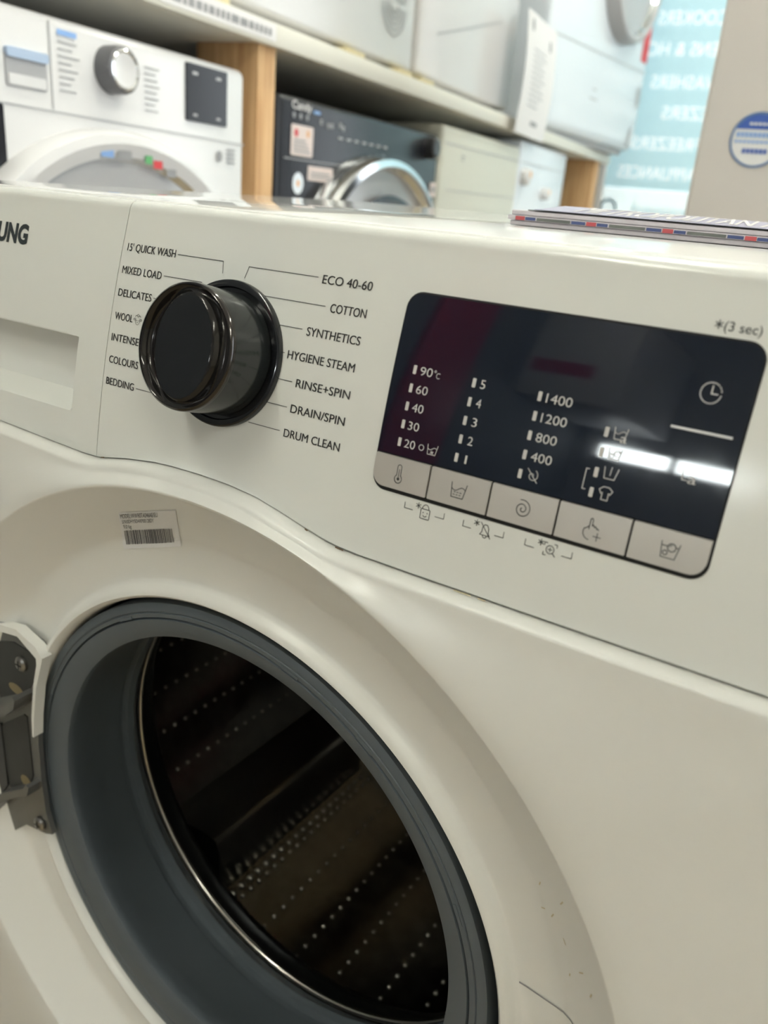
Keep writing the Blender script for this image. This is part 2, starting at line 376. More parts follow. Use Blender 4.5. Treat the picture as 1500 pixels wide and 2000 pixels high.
# programme labels -----------------------------------------------------
CAPM = 3.55
left = [("15' QUICK WASH", -80.6, -46.6, 357.2, [[(-44.9, 358.8), (-15.2, 358.8), (-14.2, 353.6)]]),
        ('MIXED LOAD', -81.5, -53.3, 346.2, [[(-51.6, 348.1), (-26, 348.1)]]),
        ('DELICATES', -81.6, -57.5, 335.1, [[(-56, 337), (-37, 337)]]),
        ('WOOL', -81.4, -68.3, 323.6, []),
        ('INTENSE', -81.7, -61.6, 313.0, [[(-59, 314.6), (-38, 314.6)]]),
        ('COLOURS', -81.4, -59.8, 301.9, [[(-57.6, 303.4), (-32, 303.4)]]),
        ('BEDDING', -81.7, -60.9, 290.9, [[(-59.1, 292.4), (-20, 292.4)]])]
right = [('ECO 40-60', 43.2, 69.2, 355.8, [[(40.7, 358.1), (1.0, 358.1), (-0.4, 353)]]),
         ('COTTON', 50.4, 69.1, 344.7, [[(47.6, 346.8), (13.4, 346.8)]]),
         ('SYNTHETICS', 40.5, 69.0, 333.6, [[(37.8, 335.8), (24.5, 335.8)]]),
         ('HYGIENE STEAM', 32.5, 68.9, 322.5, [[(30.6, 324.6), (29.1, 324.6)]]),
         ('RINSE+SPIN', 39.9, 69.1, 311.2, [[(37.6, 313.1), (29.6, 313.1)]]),
         ('DRAIN/SPIN', 39.3, 68.9, 300.0, [[(37.1, 301.9), (25.6, 301.9)]]),
         ('DRUM CLEAN', 37.7, 68.6, 288.9, [[(35.2, 291), (16.6, 291)]])]
for t_, x0, x1, zb, lines in left+right:
    mb = MB(); [mb.text(t_, x0+e, x1+e, zb, CAPM, PR, 'ink') for e in (0, .14)]
    for l in lines: mb.line(l, .28, PR, 'ink')
    if t_ == 'WOOL':   # little sheep mark
        c = (-64.6, 325.6); mb.arc((c[0], c[1]-.7), 1.5, PI*.95, PI*2.05, .2, PR, 'ink', 12, 1.9)
        for dx, dz in ((-1.1, 1.0), (0, 1.6), (1.1, 1.0)): mb.arc((c[0]+dx, c[1]+dz), .85, .1, PI-.1, .2, PR, 'ink', 8)
        for sgn in (-1, 1):
            mb.arc((c[0]+sgn*2.2, c[1]-.1), .8, 0, 2*PI, .2, PR, 'ink', 8, .45); mb.disc((c[0]+sgn*.6, c[1]-.6), .22, PR, 'ink', 8)
        mb.line([(c[0]-.3, c[1]-1.5), (c[0]+.3, c[1]-1.5)], .25, PR, 'ink')
    mb.build('programme_label', ctrl, smooth=False)
def asterisk(mb, x, z, r, wd, fn, mt):
    for k in range(3):
        a = PI/2+k*PI/3; mb.line([(x-r*math.cos(a), z-r*math.sin(a)), (x+r*math.cos(a), z+r*math.sin(a))], wd, fn, mt)
mb = MB(); asterisk(mb, 207.6, 362.1, 1.3, .35, PR, 'ink'); mb.text('(3 sec)', 209.4, 221.4, 360.4, 3.0, PR, 'ink'); mb.build('hold_time_label', ctrl, smooth=False)
def brackets(mb, a, b, ztop, zbot, ln):
    mb.line([(a, ztop), (a, zbot), (a+ln, zbot)], .26, PR, 'ink'); mb.line([(b, ztop), (b, zbot), (b-ln, zbot)], .26, PR, 'ink')
# child lock, mute bell, drum magnifier marks under the buttons
mb = MB(); brackets(mb, 105.2, 123.8, 276.2, 273.9, 4.0); asterisk(mb, 111.6, 276.4, 1.15, .3, PR, 'ink')
mb.line(rrect(113, 271.6, 117.2, 275.6, .3), .28, PR, 'ink', True); mb.arc((115.1, 275.6), 1.5, 0, PI, .28, PR, 'ink', 12, 1.9)
mb.disc((114.2, 274.1), .25, PR, 'ink', 8); mb.disc((116.1, 274.1), .25, PR, 'ink', 8); mb.arc((115.1, 273.3), .8, PI*1.1, PI*1.9, .26, PR, 'ink', 8); mb.build('child_lock_mark', ctrl, smooth=False)
mb = MB(); brackets(mb, 132.6, 150.3, 275.9, 273.6, 3.6); asterisk(mb, 138.4, 276.5, 1.15, .3, PR, 'ink')
mb.line([(140.4, 272.4), (144.6, 272.4), (143.9, 273.6), (143.8, 275.4), (143.1, 276.6), (141.9, 276.6), (141.2, 275.4), (141.1, 273.6)], .28, PR, 'ink', True)
mb.arc((142.5, 272.2), .8, PI, 2*PI, .28, PR, 'ink', 8); mb.line([(140.2, 277.2), (145, 271.6)], .28, PR, 'ink'); mb.build('mute_mark', ctrl, smooth=False)
mb = MB(); brackets(mb, 159.4, 178.2, 275.9, 273.5, 3.8); asterisk(mb, 165.6, 276.4, 1.15, .3, PR, 'ink')
mb.arc((169.6, 274.5), 1.55, 0, 2*PI, .28, PR, 'ink', 16); mb.line([(168.8, 274.5), (170.4, 274.5)], .26, PR, 'ink'); mb.line([(169.6, 273.7), (169.6, 275.3)], .26, PR, 'ink')
mb.line([(170.7, 273.4), (171.8, 272.3)], .35, PR, 'ink')
for sx_, sz_ in ((-1, 1), (1, 1), (-1, -1)):
    mb.line([(169.6+sx_*2.5, 274.5+sz_*1.3), (169.6+sx_*2.5, 274.5+sz_*2.4), (169.6+sx_*1.4, 274.5+sz_*2.4)], .28, PR, 'ink')
mb.build('drum_light_mark', ctrl, smooth=False)

# display ---------------------------------------------------------------
DX0, DX1, DZ0, DZ1 = 87.6, 225.2, 278.6, 358.4
def conform(mb, x0, z0, x1, z1, rs, off, mt, nz=24, nx=20, depth=1.4):
    """rounded rectangle following the panel, raised by off mm, with side walls"""
    P = rrect(x0, z0, x1, z1, rs, 7)
    def ext(z):
        lo, hi = x0, x1
        for (cx, cz, r, sx) in ((x0, z0, rs[0], 0), (x1, z0, rs[1], 1), (x1, z1, rs[2], 1), (x0, z1, rs[3], 0)):
            if r <= 0: continue
            dz = (cz+r-z) if cz == z0 else (z-(cz-r))
            if dz > 0:
                e = r-math.sqrt(max(0, r*r-min(dz, r)**2))
                if sx: hi = min(hi, x1-e)
                else: lo = max(lo, x0+e)
        return lo, hi
    rmax0, rmax1 = max(rs[0], rs[1]), max(rs[2], rs[3])
    zs = sorted(set([round(z0+rmax0*(1-math.cos(PI/2*i/7)), 4) for i in range(8)]+[round(z0+rmax0+(z1-z0-rmax0-rmax1)*i/nz, 4) for i in range(nz+1)]+[round(z1-rmax1*(1-math.cos(PI/2*i/7)), 4) for i in range(8)]))
    vs = []; fs = []; F = pp(off/1000); k = nx+1
    for z in zs:
        lo, hi = ext(z)
        for i in range(k): vs.append(F(lo+(hi-lo)*i/nx, z))
    for j in range(len(zs)-1):
        for i in range(nx): fs.append((j*k+i, j*k+i+1, (j+1)*k+i+1, (j+1)*k+i))
    b = [i for i in range(k)]+[j*k+nx for j in range(1, len(zs))]+[(len(zs)-1)*k+i for i in range(nx-1, -1, -1)]+[j*k for j in range(len(zs)-2, 0, -1)]
    n0 = len(vs); vs += [(vs[i][0], vs[i][1]+depth/1000, vs[i][2]) for i in b]; nb = len(b)
    for i in range(nb): fs.append((b[i], b[(i+1) % nb], n0+(i+1) % nb, n0+i))
    mb.add(vs, fs, mt)
mb = MB(); conform(mb, DX0, DZ0, DX1, DZ1, (6.5, 6.5, 6.5, 6.5), .25, 'gap', depth=1.0)
conform(mb, DX0+.6, 294.2, DX1-.6, DZ1-.7, (0.01, 0.01, 5.9, 5.9), .75, 'glass', depth=.6)
disp = mb.build('display', near, ang=30)
DG = pp(.00095)
def led(mb, x, z): mb.rect(x-.75, z-1.75, x+.75, z+1.75, DG, 'white_ink', .35)
def num(mb, t_, x0, x1, zb, cap=3.3): mb.text(t_, x0, x1, zb, cap, DG, 'white_ink', bold=.0)
WI = 'white_ink'
def tubicon(mb, x, z, fn, mt, wd=.3, s=1.0):
    mb.line([(x-2.4*s, z+2.2*s), (x-2.0*s, z-2.0*s), (x+1.8*s, z-2.0*s), (x+2.6*s, z+2.2*s)], wd, fn, mt)
    pts = [(x-2.2*s+4.5*s*i/12, z+(.55+.55*math.sin(-i/12*2*PI))*s) for i in range(13)]
    mb.line(pts, wd, fn, mt)
mb = MB()
for k, (t_, x1) in enumerate((('90', 106.4), ('60', 105.9), ('40', 105.7), ('30', 105.4), ('20', 105.2))):
    z = 328.8-7.27*k; led(mb, 98.1-.08*k, z); num(mb, t_, 100.7-.15*k, x1, z-1.7)
mb.arc((107.6, 329.6), .4, 0, 2*PI, .22, DG, WI, 8); num(mb, 'C', 108.2, 109.9, 327.0, 2.2)
mb.arc((108.2, 299.6), 1.1, 0, 2*PI, .32, DG, WI, 14); tubicon(mb, 113.2, 299.6, DG, WI, .28, .92); asterisk(mb, 113.2, 298.6, .8, .22, DG, WI)
mb.build('temperature_scale', disp, smooth=False)
mb = MB()
for k in range(5):
    z = 328.4-7.27*k; led(mb, 125.1-.17*k, z); num(mb, '54321'[k], 127.9-.05*k+(.5 if k == 4 else 0), 130.0-(.9 if k == 4 else 0), z-1.65)
mb.build('rinse_scale', disp, smooth=False)
mb = MB()
for k, (t_, x0, x1) in enumerate((('1400', 155.2, 165.4), ('1200', 155.0, 165.1), ('800', 154.8, 163.0), ('400', 154.6, 162.9))):
    z = 328.4-7.24*k; led(mb, 152.6-.2*k, z); num(mb, t_, x0, x1, z-1.75)
led(mb, 151.8, 299.4)
sp = [(156.8+(.3+.28*a)*math.cos(a), 299.7+(.3+.28*a)*math.sin(a)) for a in [i*.35 for i in range(22)]]
mb.line(sp, .28, DG, WI); mb.line([(154.6, 302), (159, 297.4)], .32, DG, WI); mb.build('spin_scale', disp, smooth=False)
mb = MB()
for k in range(4): led(mb, 180.2-.1*k, 321.1-7.25*k)
tubicon(mb, 185.2, 321.2, DG, WI, .3, .95); mb.text('a', 185.6, 187.9, 318.4, 3.2, DG, WI)
tubicon(mb, 184.9, 314.0, DG, WI, .3, .95); mb.arc((184.0, 313.2), .7, 0, 2*PI, .26, DG, WI, 10); mb.arc((185.9, 314.5), 1.15, 0, 2*PI, .26, DG, WI, 12)
mb.line([(182.7, 309.2), (183.2, 305.3), (186.9, 305.3), (187.8, 309.2)], .3, DG, WI); mb.line([(185.3, 309.4), (185.1, 306.6)], .3, DG, WI)
mb.line([(182.6, 301.2), (184.0, 302.3), (186.1, 302.3), (187.5, 301.2), (186.7, 299.8), (186.2, 300.2), (186.2, 297.7), (183.9, 297.7), (183.9, 300.2), (183.4, 299.8)], .32, DG, WI, True)
mb.line([(177.4, 307.2), (176.3, 307.2), (176.3, 299.9), (177.4, 299.9)], .3, DG, WI); mb.build('option_scale', disp, smooth=False)
mb = MB(); mb.arc((211.1, 340.4), 3.4, math.radians(82), math.radians(352), .36, DG, WI, 30)
for a in (18, 38, 58, 74): mb.arc((211.1, 340.4), 3.4, math.radians(a-5), math.radians(a+5), .36, DG, WI, 3)
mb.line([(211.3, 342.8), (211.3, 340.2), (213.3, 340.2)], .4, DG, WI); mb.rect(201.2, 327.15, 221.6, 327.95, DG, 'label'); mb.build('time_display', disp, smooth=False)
mb = MB(); mb.line([(209.0, 314.4), (209.3, 311.0), (210.9, 311.0)], .3, DG, WI); mb.text('a', 211.2, 214.0, 310.2, 3.4, DG, WI); mb.build('prewash_mark', disp, smooth=False)
# buttons
seps = [DX0+.5, 114.6, 141.75, 169.55, 197.2, DX1-.9]; BF = pp(.00150)
for k in range(5):
    a, b = seps[k]+(.0 if k == 0 else .42), seps[k+1]-(.0 if k == 4 else .42)
    mb = MB(); conform(mb, a, 280.5, b, 293.6, (5.6 if k == 0 else .3, 5.6 if k == 4 else .3, .3, .3), 1.35, 'silver', nz=6, nx=8, depth=1.3)
    x, z = (100.5, 128.3, 155.9, 183.3, 211.4)[k], 286.9
    if k == 0:
        mb.arc((x, z-1.9), 1.7, math.radians(125), math.radians(415), .3, BF, 'ink', 20); mb.disc((x, z-1.9), .65, BF, 'ink', 10)
        mb.line([(x-.95, z-.5), (x-.95, z+3.0)], .3, BF, 'ink'); mb.line([(x+.95, z-.5), (x+.95, z+3.0)], .3, BF, 'ink'); mb.arc((x, z+3.0), .95, 0, PI, .3, BF, 'ink', 10); mb.line([(x, z-1.8), (x, z+2.0)], .28, BF, 'ink')
    if k == 1:
        tubicon(mb, x, z, BF, 'ink', .32, 1.35)
        for i in range(3): mb.line([(x-1.7+1.3*i, z-.6), (x-1.1+1.3*i, z-.6)], .3, BF, 'ink'); mb.line([(x-1.9+1.3*i, z-1.6), (x-1.3+1.3*i, z-1.6)], .3, BF, 'ink')
    if k == 2:
        mb.line([(x+(.35+.26*a)*math.cos(a+2.2), z+(.35+.26*a)*math.sin(a+2.2)) for a in [i*.3 for i in range(42)]], .3, BF, 'ink')
    if k == 3:
        mb.line([(x-.9, z-.4), (x-.9, z+3.2), (x-.4, z+3.7), (x+.1, z+3.2), (x+.1, z+.9), (x+.5, z+1.4), (x+1.0, z+.8), (x+1.0, z+.5), (x+1.4, z+1.0), (x+1.9, z+.5), (x+1.9, z+.1), (x+2.3, z+.4), (x+2.7, z-.1)], .3, BF, 'ink')
        mb.arc((x-.2, z-1.6), 2.6, math.radians(150), math.radians(268), .32, BF, 'ink', 12); mb.line([(x-.9, z+.8), (x-2.2, z-.4)], .3, BF, 'ink'); mb.line([(x+1.2, z-2.6), (x+4.0, z-2.6)], .32, BF, 'ink'); mb.line([(x+2.6, z-4.0), (x+2.6, z-1.2)], .32, BF, 'ink')
    if k == 4:
        mb.line([(x-3.1, z+2.6), (x-2.5, z-2.8), (x+2.3, z-2.8), (x+3.3, z+2.6)], .32, BF, 'ink'); mb.line([(x-2.9, z+1.3), (x-.7, z+1.3)], .32, BF, 'ink'); mb.line([(x+2.0, z+1.3), (x+3.0, z+1.3)], .32, BF, 'ink')
        mb.arc((x+.6, z+1.0), 1.4, 0, 2*PI, .34, BF, 'ink', 18); mb.arc((x-1.3, z-1.1), .8, 0, 2*PI, .34, BF, 'ink', 12); mb.arc((x+.6, z+1.0), .8, 1.6, 2.9, .26, BF, 'ink', 5)
    mb.build('touch_button', disp, ang=30)

# dial -------------------------------------------------------------------
dzc = 0.2976-ZB; th = TL+KK*dzc
n_ = Vector((0, -1, th)).normalized(); u_ = Vector((1, 0, 0)); w_ = u_.cross(n_); w_ = w_ if w_.z > 0 else -w_
dc = Vector((-0.0036*S, Yp(0.2976*S), ZC+0.2976*S))
def df(x, z, h): return dc+u_*x+w_*z+n_*h
mb = MB()
mb.lathe([(.0337, -.003), (.0341, .0012), (.0338, .0022), (.0328, .0028), (.0308, .0026), (.0302, .0014), (.0270, .0012)], df, 'piano', 96, cap1=True)
dial = mb.build('dial', near, ang=40)
mb = MB(); HC, RC = .0276, .02835
mb.lathe([(.0284, .0017), (.0284, .004), (.0284, .015), (.0283, HC-.0035), (RC-.0001, HC-.0030)], df, 'knob_side', 128)
mb.lathe([(RC-.0001, HC-.0030), (RC, HC-.0018), (RC-.0003, HC-.0006), (RC-.0012, HC-.0001)], df, 'dark_chrome', 128)
mb.build('dial_body', dial, ang=60)
def face_h(x, z):
    r = math.hypot(x, z); R_ = RC-.0012
    ea, eb = .0168, .0228                                  # raised oval grip
    d = (math.sqrt((x/ea)**2+(z/eb)**2)-1)*ea
    drop = .0046*ss(-.0001, .0040, d)*(1-ss(R_-.0032, R_, r)*.9)
    return HC-.0001-drop
mb = MB(); NR, NA = 44, 160; vs = [df(0, 0, face_h(0, 0))]; fs = []
for j in range(1, NR+1):
    r = (RC-.0012)*j/NR
    for i in range(NA): a = 2*PI*i/NA; vs.append(df(r*math.cos(a), r*math.sin(a), face_h(r*math.cos(a), r*math.sin(a))))
for i in range(NA): fs.append((0, 1+i, 1+(i+1) % NA))
for j in range(NR-1):
    for i in range(NA): fs.append((1+j*NA+i, 1+j*NA+(i+1) % NA, 1+(j+1)*NA+(i+1) % NA, 1+(j+1)*NA+i))
flat_f = []; slope_f = []
for f in fs:
    hs = [(vs[i]-dc).dot(n_) for i in f]; (flat_f if max(hs)-min(hs) < .00012 and max(hs) > HC-.0004 else slope_f).append(f)
mb.add(vs, flat_f, 'piano'); mb.add(vs, slope_f, 'grip_bevel')
mb.build('dial_grip', dial, ang=70)

# lower front with the dish ------------------------------------------------
prof = [(.1688, .026), (.1690, .0200), (.1693, .0145), (.1702, .0108), (.1718, .0090), (.1736, .0091), (.1754, .0106), (.1770, .0128), (.1785, .0144), (.1802, .0149), (.1840, .0145), (.1900, .0138), (.1990, .0128), (.2018, .0122), (.2042, .0110), (.2070, .0090), (.2200, -.0006), (.2320, -.0094), (.2338, -.0109), (.2348, -.0118), (.2358, -.0121)]
def dish_y(rc):
    for (a, b), (c, d) in zip(prof[:-1], prof[1:]):
        if a <= rc <= c: return b+(d-b)*(rc-a)/(c-a)
    return -.012
BX, BZ = .298, -(ZC-.06)
def bound(a):
    ca, sa = math.cos(a), math.sin(a); lo, hi = .05, .8
    def inside(r):
        x, z = r*ca, r*sa
        return abs(x) < BX and z > BZ and z < seam(x*1000)/1000-.0004
    for _ in range(50):
        m_ = (lo+hi)/2
        if inside(m_): lo = m_
        else: hi = m_
    return lo
angs = [2*PI*i/900 for i in range(900)]
for x, z in ((BX, .2464), (-BX, .258), (BX, BZ), (-BX, BZ)): angs.append(math.atan2(z, x) % (2*PI))
angs = sorted(set(angs)); vs = []; fs = []; k = None
for a in angs:
    ca, sa = math.cos(a), math.sin(a); rb = bound(a); col = [(r*S, y*S) for r, y in prof]
    r0, y0 = col[-1]; zbnd = rb*sa; top = ss(.10, .22, zbnd); yb = (-.0068-.0012*(1-top))*1.0 if zbnd > 0 else -.009
    yb = yb*top+(-.0095)*(1-top) if zbnd > 0 else -.0095
    ROL = .0042; r1 = rb-ROL
    if r1 < r0+.001: ROL = max(.002, rb-r0-.001); r1 = rb-ROL
    for i in range(1, 9):
        q = i/8; col.append((r0+(r1-r0)*q, y0+(yb-y0)*ss(0, 1, q)))
    for i in range(1, 8):
        b_ = PI/2*i/7; col.append((r1+ROL*math.sin(b_), yb+(.0058 if top > .5 else .006)*(1-math.cos(b_))))
    col.append((rb, yb+.022)); k = len(col)
    vs += [(r*ca, y, ZC+r*sa) for r, y in col]
n = len(angs)
for i in range(n):
    i2 = (i+1) % n
    for j in range(k-1): fs.append((i*k+j, i2*k+j, i2*k+j+1, i*k+j+1))
mb = MB(); mb.add(vs, fs, 'body'); front = mb.build('front_panel', near, ang=50)
def on_dish(off): return lambda x, z: (x/1000, dish_y(math.hypot(x, z)/1000/S)*S-off, ZC+z/1000)
# thin joint lines, stains
mb = MB(); mb.line([(186, 51.0), (216, 51.8)], 1.0, on_dish(.0003), 'far_ink', sub=8); mb.build('dish_joint', front, smooth=False)
mb = MB(); mb.line([(-214, 110), (-154, 100)], .9, on_dish(.0003), 'far_ink', sub=10)
mb.build('dish_joint', front, smooth=False)
# rating label
mb = MB(); LG = [[(-81.0, 194.6), (-71.5, 197.8), (-62.1, 201.0), (-52.8, 204.1), (-43.8, 207.2), (-34.9, 210.3)], [(-81.0, 198.5), (-71.5, 201.7), (-62.1, 204.8), (-52.8, 207.9), (-43.7, 211.1), (-34.3, 214.4)], [(-79.8, 203.0), (-70.5, 206.0), (-61.1, 209.2), (-51.7, 212.4), (-41.8, 215.9), (-31.7, 219.6)], [(-77.0, 208.4), (-67.8, 211.4), (-58.3, 214.5), (-48.6, 217.8), (-38.6, 221.4), (-28.4, 225.1)], [(-74.0, 213.8), (-64.7, 216.8), (-55.1, 219.9), (-45.4, 223.2), (-35.4, 226.8), (-25.2, 230.5)], [(-70.9, 219.1), (-61.5, 222.1), (-52.0, 225.2), (-42.2, 228.5), (-32.2, 232.0), (-22.0, 235.7)], [(-67.8, 224.3), (-58.4, 227.3), (-48.8, 230.5), (-39.0, 233.7), (-29.1, 237.2), (-18.9, 240.8)]]   # label corners laid on the dish, row by row
def lab(off):
    f = on_dish(off)
    def q(u, v):
        i = max(0, min(4, int(u*5))); j = max(0, min(5, int(v*6))); a, b = u*5-i, v*6-j
        P_ = [Vector(LG[j][i]), Vector(LG[j][i+1]), Vector(LG[j+1][i+1]), Vector(LG[j+1][i])]
        return f(*((P_[0]*(1-a)+P_[1]*a)*(1-b)+(P_[3]*(1-a)+P_[2]*a)*b))
    return q
L0 = lab(.0004); N = 12
for i in range(N):
    for j in range(N): mb.add([L0(i/N, j/N), L0((i+1)/N, j/N), L0((i+1)/N, (j+1)/N), L0(i/N, (j+1)/N)], [(0, 1, 2, 3)], 'label')
L1 = lab(.0007); mb.text('MODEL:WW90TA046AE/EU', .03, .68, .84, .12, L1, 'label_ink'); mb.text('S/N:0DHY5DARP00128DY', .05, .60, .70, .10, L1, 'label_ink'); mb.text('9.0 kg', .06, .20, .56, .10, L1, 'label_ink')
x = .06; rb_ = random.Random(3)
while x < .90:
    wd = rb_.choice((.007, .010, .015, .02)); mb.line([(x+wd/2, .13), (x+wd/2, .50)], wd, L1, 'label_ink', sub=4); x += wd+rb_.choice((.006, .009, .013))
mb.build('rating_label', front, smooth=False)
# dirt in the panel seam and brown scuffs
for x_, l in ((-80.5, 2.2), (74.5, 4.0), (57, 1.2), (-9, 1.0), (134, 7.5), (145, 3)):
    mb = MB(); mb.line([(x_, seam(x_)+.35), (x_+l, seam(x_+l)+.3)], .55, PR, 'rust' if x_ < 100 else 'stain', sub=2); mb.build('scuff_mark', front, smooth=False)
def BFd(x, z): return on_dish(.0003)(x, z)
rs = random.Random(5)
for (x_, z_) in ((188, 118), (201, 124), (196, 105), (205, 98), (214, 92), (190, 103), (209, 80), (221, 86)):
    mb = MB(); mb.line([(x_, z_), (x_+rs.uniform(-1.5, 2), z_+rs.uniform(1, 4))], .6, BFd, 'stain', sub=2); mb.build('scuff_mark', front, smooth=False)

# gasket ------------------------------------------------------------------
def axf(x, z, y): return (x*S, y*S, ZC+z*S)
g = [(.1698, .0240, 0, 0), (.1698, .0460, 0, 0), (.1664, .0470, -.0033, -.0013), (.1664, .0180, -.0033, -.0013), (.1658, .0145, -.003, -.001), (.1640, .0137, -.003, -.001), (.1612, .0136, -.003, -.001), (.1604, .0142, -.003, -.001), (.1600, .0136, -.003, -.001), (.1573, .0138, -.0034, -.0006), (.1566, .0160, -.0034, -.0006), (.1558, .0138, -.0034, -.0006), (.1500, .0142, -.002, .002), (.1440, .0155, -.001, .004), (.1416, .0168, -.001, .004), (.1410, .0190, -.001, .004), (.1416, .0225, -.001, .004), (.1450, .0330, -.002, .002), (.1485, .0480, -.004, -.002), (.1505, .0620, -.005, -.005), (.1512, .0690, -.0055, -.006), (.1560, .0715, -.006, -.006), (.1562, .0765, -.006, -.006), (.1520, .0785, -.0065, -.007), (.1512, .0835, -.0065, -.007), (.1530, .0870, -.007, -.008), (.1565, .0885, -.007, -.008), (.1590, .0930, -.007, -.008)]
mb = MB(); mb.lathe([(a, b, c, d) for a, b, c, d in g], axf, 'rubber', 180)
gas = mb.build('door_gasket', near, ang=35)
for ang_ in (57, 25, 75, 118, 160, 215):     # small moulded tabs on the sealing lip
    mb = MB(); a0 = math.radians(ang_); P0 = []
    for da, r in ((-.035, .1575), (.035, .1575), (.035, .1592), (-.035, .1592)): P0.append(axf(-.003+r*math.cos(a0+da), -.001+r*math.sin(a0+da), .0133))
    Pb = [(p[0], p[1]+.002, p[2]) for p in P0]; mb.add(P0+Pb, [(0, 1, 2, 3), (0, 1, 5, 4), (1, 2, 6, 5), (2, 3, 7, 6), (3, 0, 4, 7)], 'rubber'); mb.build('gasket_tab', gas)
# drum ---------------------------------------------------------------------
DCX, DCZ, DR = -.006, -.006, .2360
mb = MB(); tor = [(.1570+.0020*math.cos(t), .0955+.0020*math.sin(t), -.007, -.008) for t in [2*PI*i/10 for i in range(11)]]
mb.lathe(tor, axf, 'steel_ring', 180); 
drum_mb = MB()
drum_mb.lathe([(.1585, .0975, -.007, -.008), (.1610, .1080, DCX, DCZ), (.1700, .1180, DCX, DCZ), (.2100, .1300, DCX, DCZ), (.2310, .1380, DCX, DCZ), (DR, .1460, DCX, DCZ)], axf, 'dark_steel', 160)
drum_mb.lathe([(DR, .1460, DCX, DCZ), (DR, .36, DCX, DCZ), (.2300, .3680, DCX, DCZ), (.16, .375, DCX, DCZ), (.06, .372, DCX, DCZ), (.002, .365, DCX, DCZ)], axf, 'steel', 160, cap1=True)
def wallp(a, y, r): return Vector(axf(DCX+r*math.cos(a), DCZ+r*math.sin(a), y))
def bead(mb, a, y, rad=.0022):
    c = wallp(a, y, DR-.0004); rd = (Vector(axf(DCX, DCZ, y))-c).normalized(); t = Vector((0, 1, 0)); b = rd.cross(t)
    vs = []; fs = []
    for j in range(3):
        p = PI/2*j/3
        for i in range(8): q = 2*PI*i/8; vs.append(c+(t*math.cos(q)+b*math.sin(q))*rad*math.cos(p)+rd*rad*math.sin(p))
    vs.append(c+rd*rad)
    for j in range(2):
        for i in range(8): fs.append((j*8+i, j*8+(i+1) % 8, (j+1)*8+(i+1) % 8, (j+1)*8+i))
    for i in range(8): fs.append((16+i, 16+(i+1) % 8, 24))
    mb.add(vs, fs, 'bead')
for deg in list(range(-176, -144, 9))+[-111, -102, -93, -83, -74, -65, -56]+list(range(100, 180, 10)):
    for i in range(16): bead(drum_mb, math.radians(deg), .160+i*.0128, .0027)
for i in range(19):
    bead(drum_mb, math.radians(-120.3), .158+i*.0109, .0043-i*.00005); bead(drum_mb, math.radians(-118.6), .163+i*.0109, .0030)
drum = drum_mb.build('drum', near, ang=45)
mb.build('drum_rim', drum, ang=60)
for deg in (-132, -12, 108):
    mb = MB(); vs = []; fs = []; na = 14; ny = 12
    for j in range(ny+1):
        y = .145+.215*j/ny
        for i in range(na+1):
            q = -1+2*i/na; hgt = .050*max(0, 1-abs(q)**1.6)*(.65+.35*math.sin(PI*min(1, .25+j/ny*.6)))
            vs.append(wallp(math.radians(deg)+q*.175, y, DR-.0002-hgt))
    for j in range(ny):
        for i in range(na): fs.append((j*(na+1)+i, j*(na+1)+i+1, (j+1)*(na+1)+i+1, (j+1)*(na+1)+i))
    fs += [tuple(range(na+1)), tuple(ny*(na+1)+i for i in range(na, -1, -1))]
    mb.add(vs, fs, 'paddle'); mb.build('drum_paddle', drum, ang=50)
# casing, lid ----------------------------------------------------------------
mb = MB(); t_ = .006
mb.box((-.298, .040, .06), (-.292, .55, .835), 'body'); mb.box((.292, .040, .06), (.298, .55, .835), 'body'); mb.box((-.298, .55, .06), (.298, .556, .835), 'body'); mb.box((-.298, .02, .05), (.298, .556, .06), 'body')
mb.build('casing', near, smooth=False)
mb = MB(); mb.box((-.3, .0395, .8340), (.3, .56, .8440), 'lid', .0024, 3)
mb.v = [(x, y, z+.0045*(y-.0395)/.52) for x, y, z in mb.v]; mb.build('lid', near, ang=50)
for sx_ in (-1, 1):
    for y in (.08, .50):
        mb = MB(); mb.lathe([(.022, 0), (.022, .02), (.010, .025), (.010, .052)], lambda x, z, h, sx_=sx_, y=y: (sx_*.25+x, y+z, h), 'dark_plastic', 20, True, True); mb.build('foot', near)
# hinge -----------------------------------------------------------------------
def hf(x, z, y): return (x/1000, (y-2.6)/1000, ZC+z/1000)
mb = MB()
mb.prism([(-240, 88), (-208, 101), (-176, 107), (-158, 101), (-156, 98), (-162.5, 74), (-168, 47), (-170.5, 21), (-170.3, -10), (-168.5, -36), (-163, -54), (-171.4, -57.8), (-194.1, -62.5), (-226.4, -92.0), (-240, -102)], hf, 14.5, 11.0, 'cast')
hinge = mb.build('door_hinge', near, ang=30)
mb = MB()    # pale moulded rib round the hinge pocket
rib = [(-236, 93), (-206, 105.5), (-178, 110.5), (-158, 104.5), (-152, 98.5), (-155, 90), (-160.8, 73), (-166.3, 47), (-168.5, 30), (-170, 30), (-168.8, 47), (-163.8, 74), (-158.6, 91), (-158.5, 96), (-177, 105.5), (-206, 100.5), (-236, 88)]
mb.prism(rib, hf, 14, 6.5, 'body'); mb.build('hinge_frame', hinge, ang=30)
mb = MB(); mb.prism([(-213, 79), (-204, 90), (-188, 95.4), (-160.5, 93.5), (-162.5, 84), (-175, 63), (-186, 56), (-210, 42), (-214, 60)], hf, 11.2, 10.4, 'dark_cast'); mb.build('hinge_pocket', hinge)
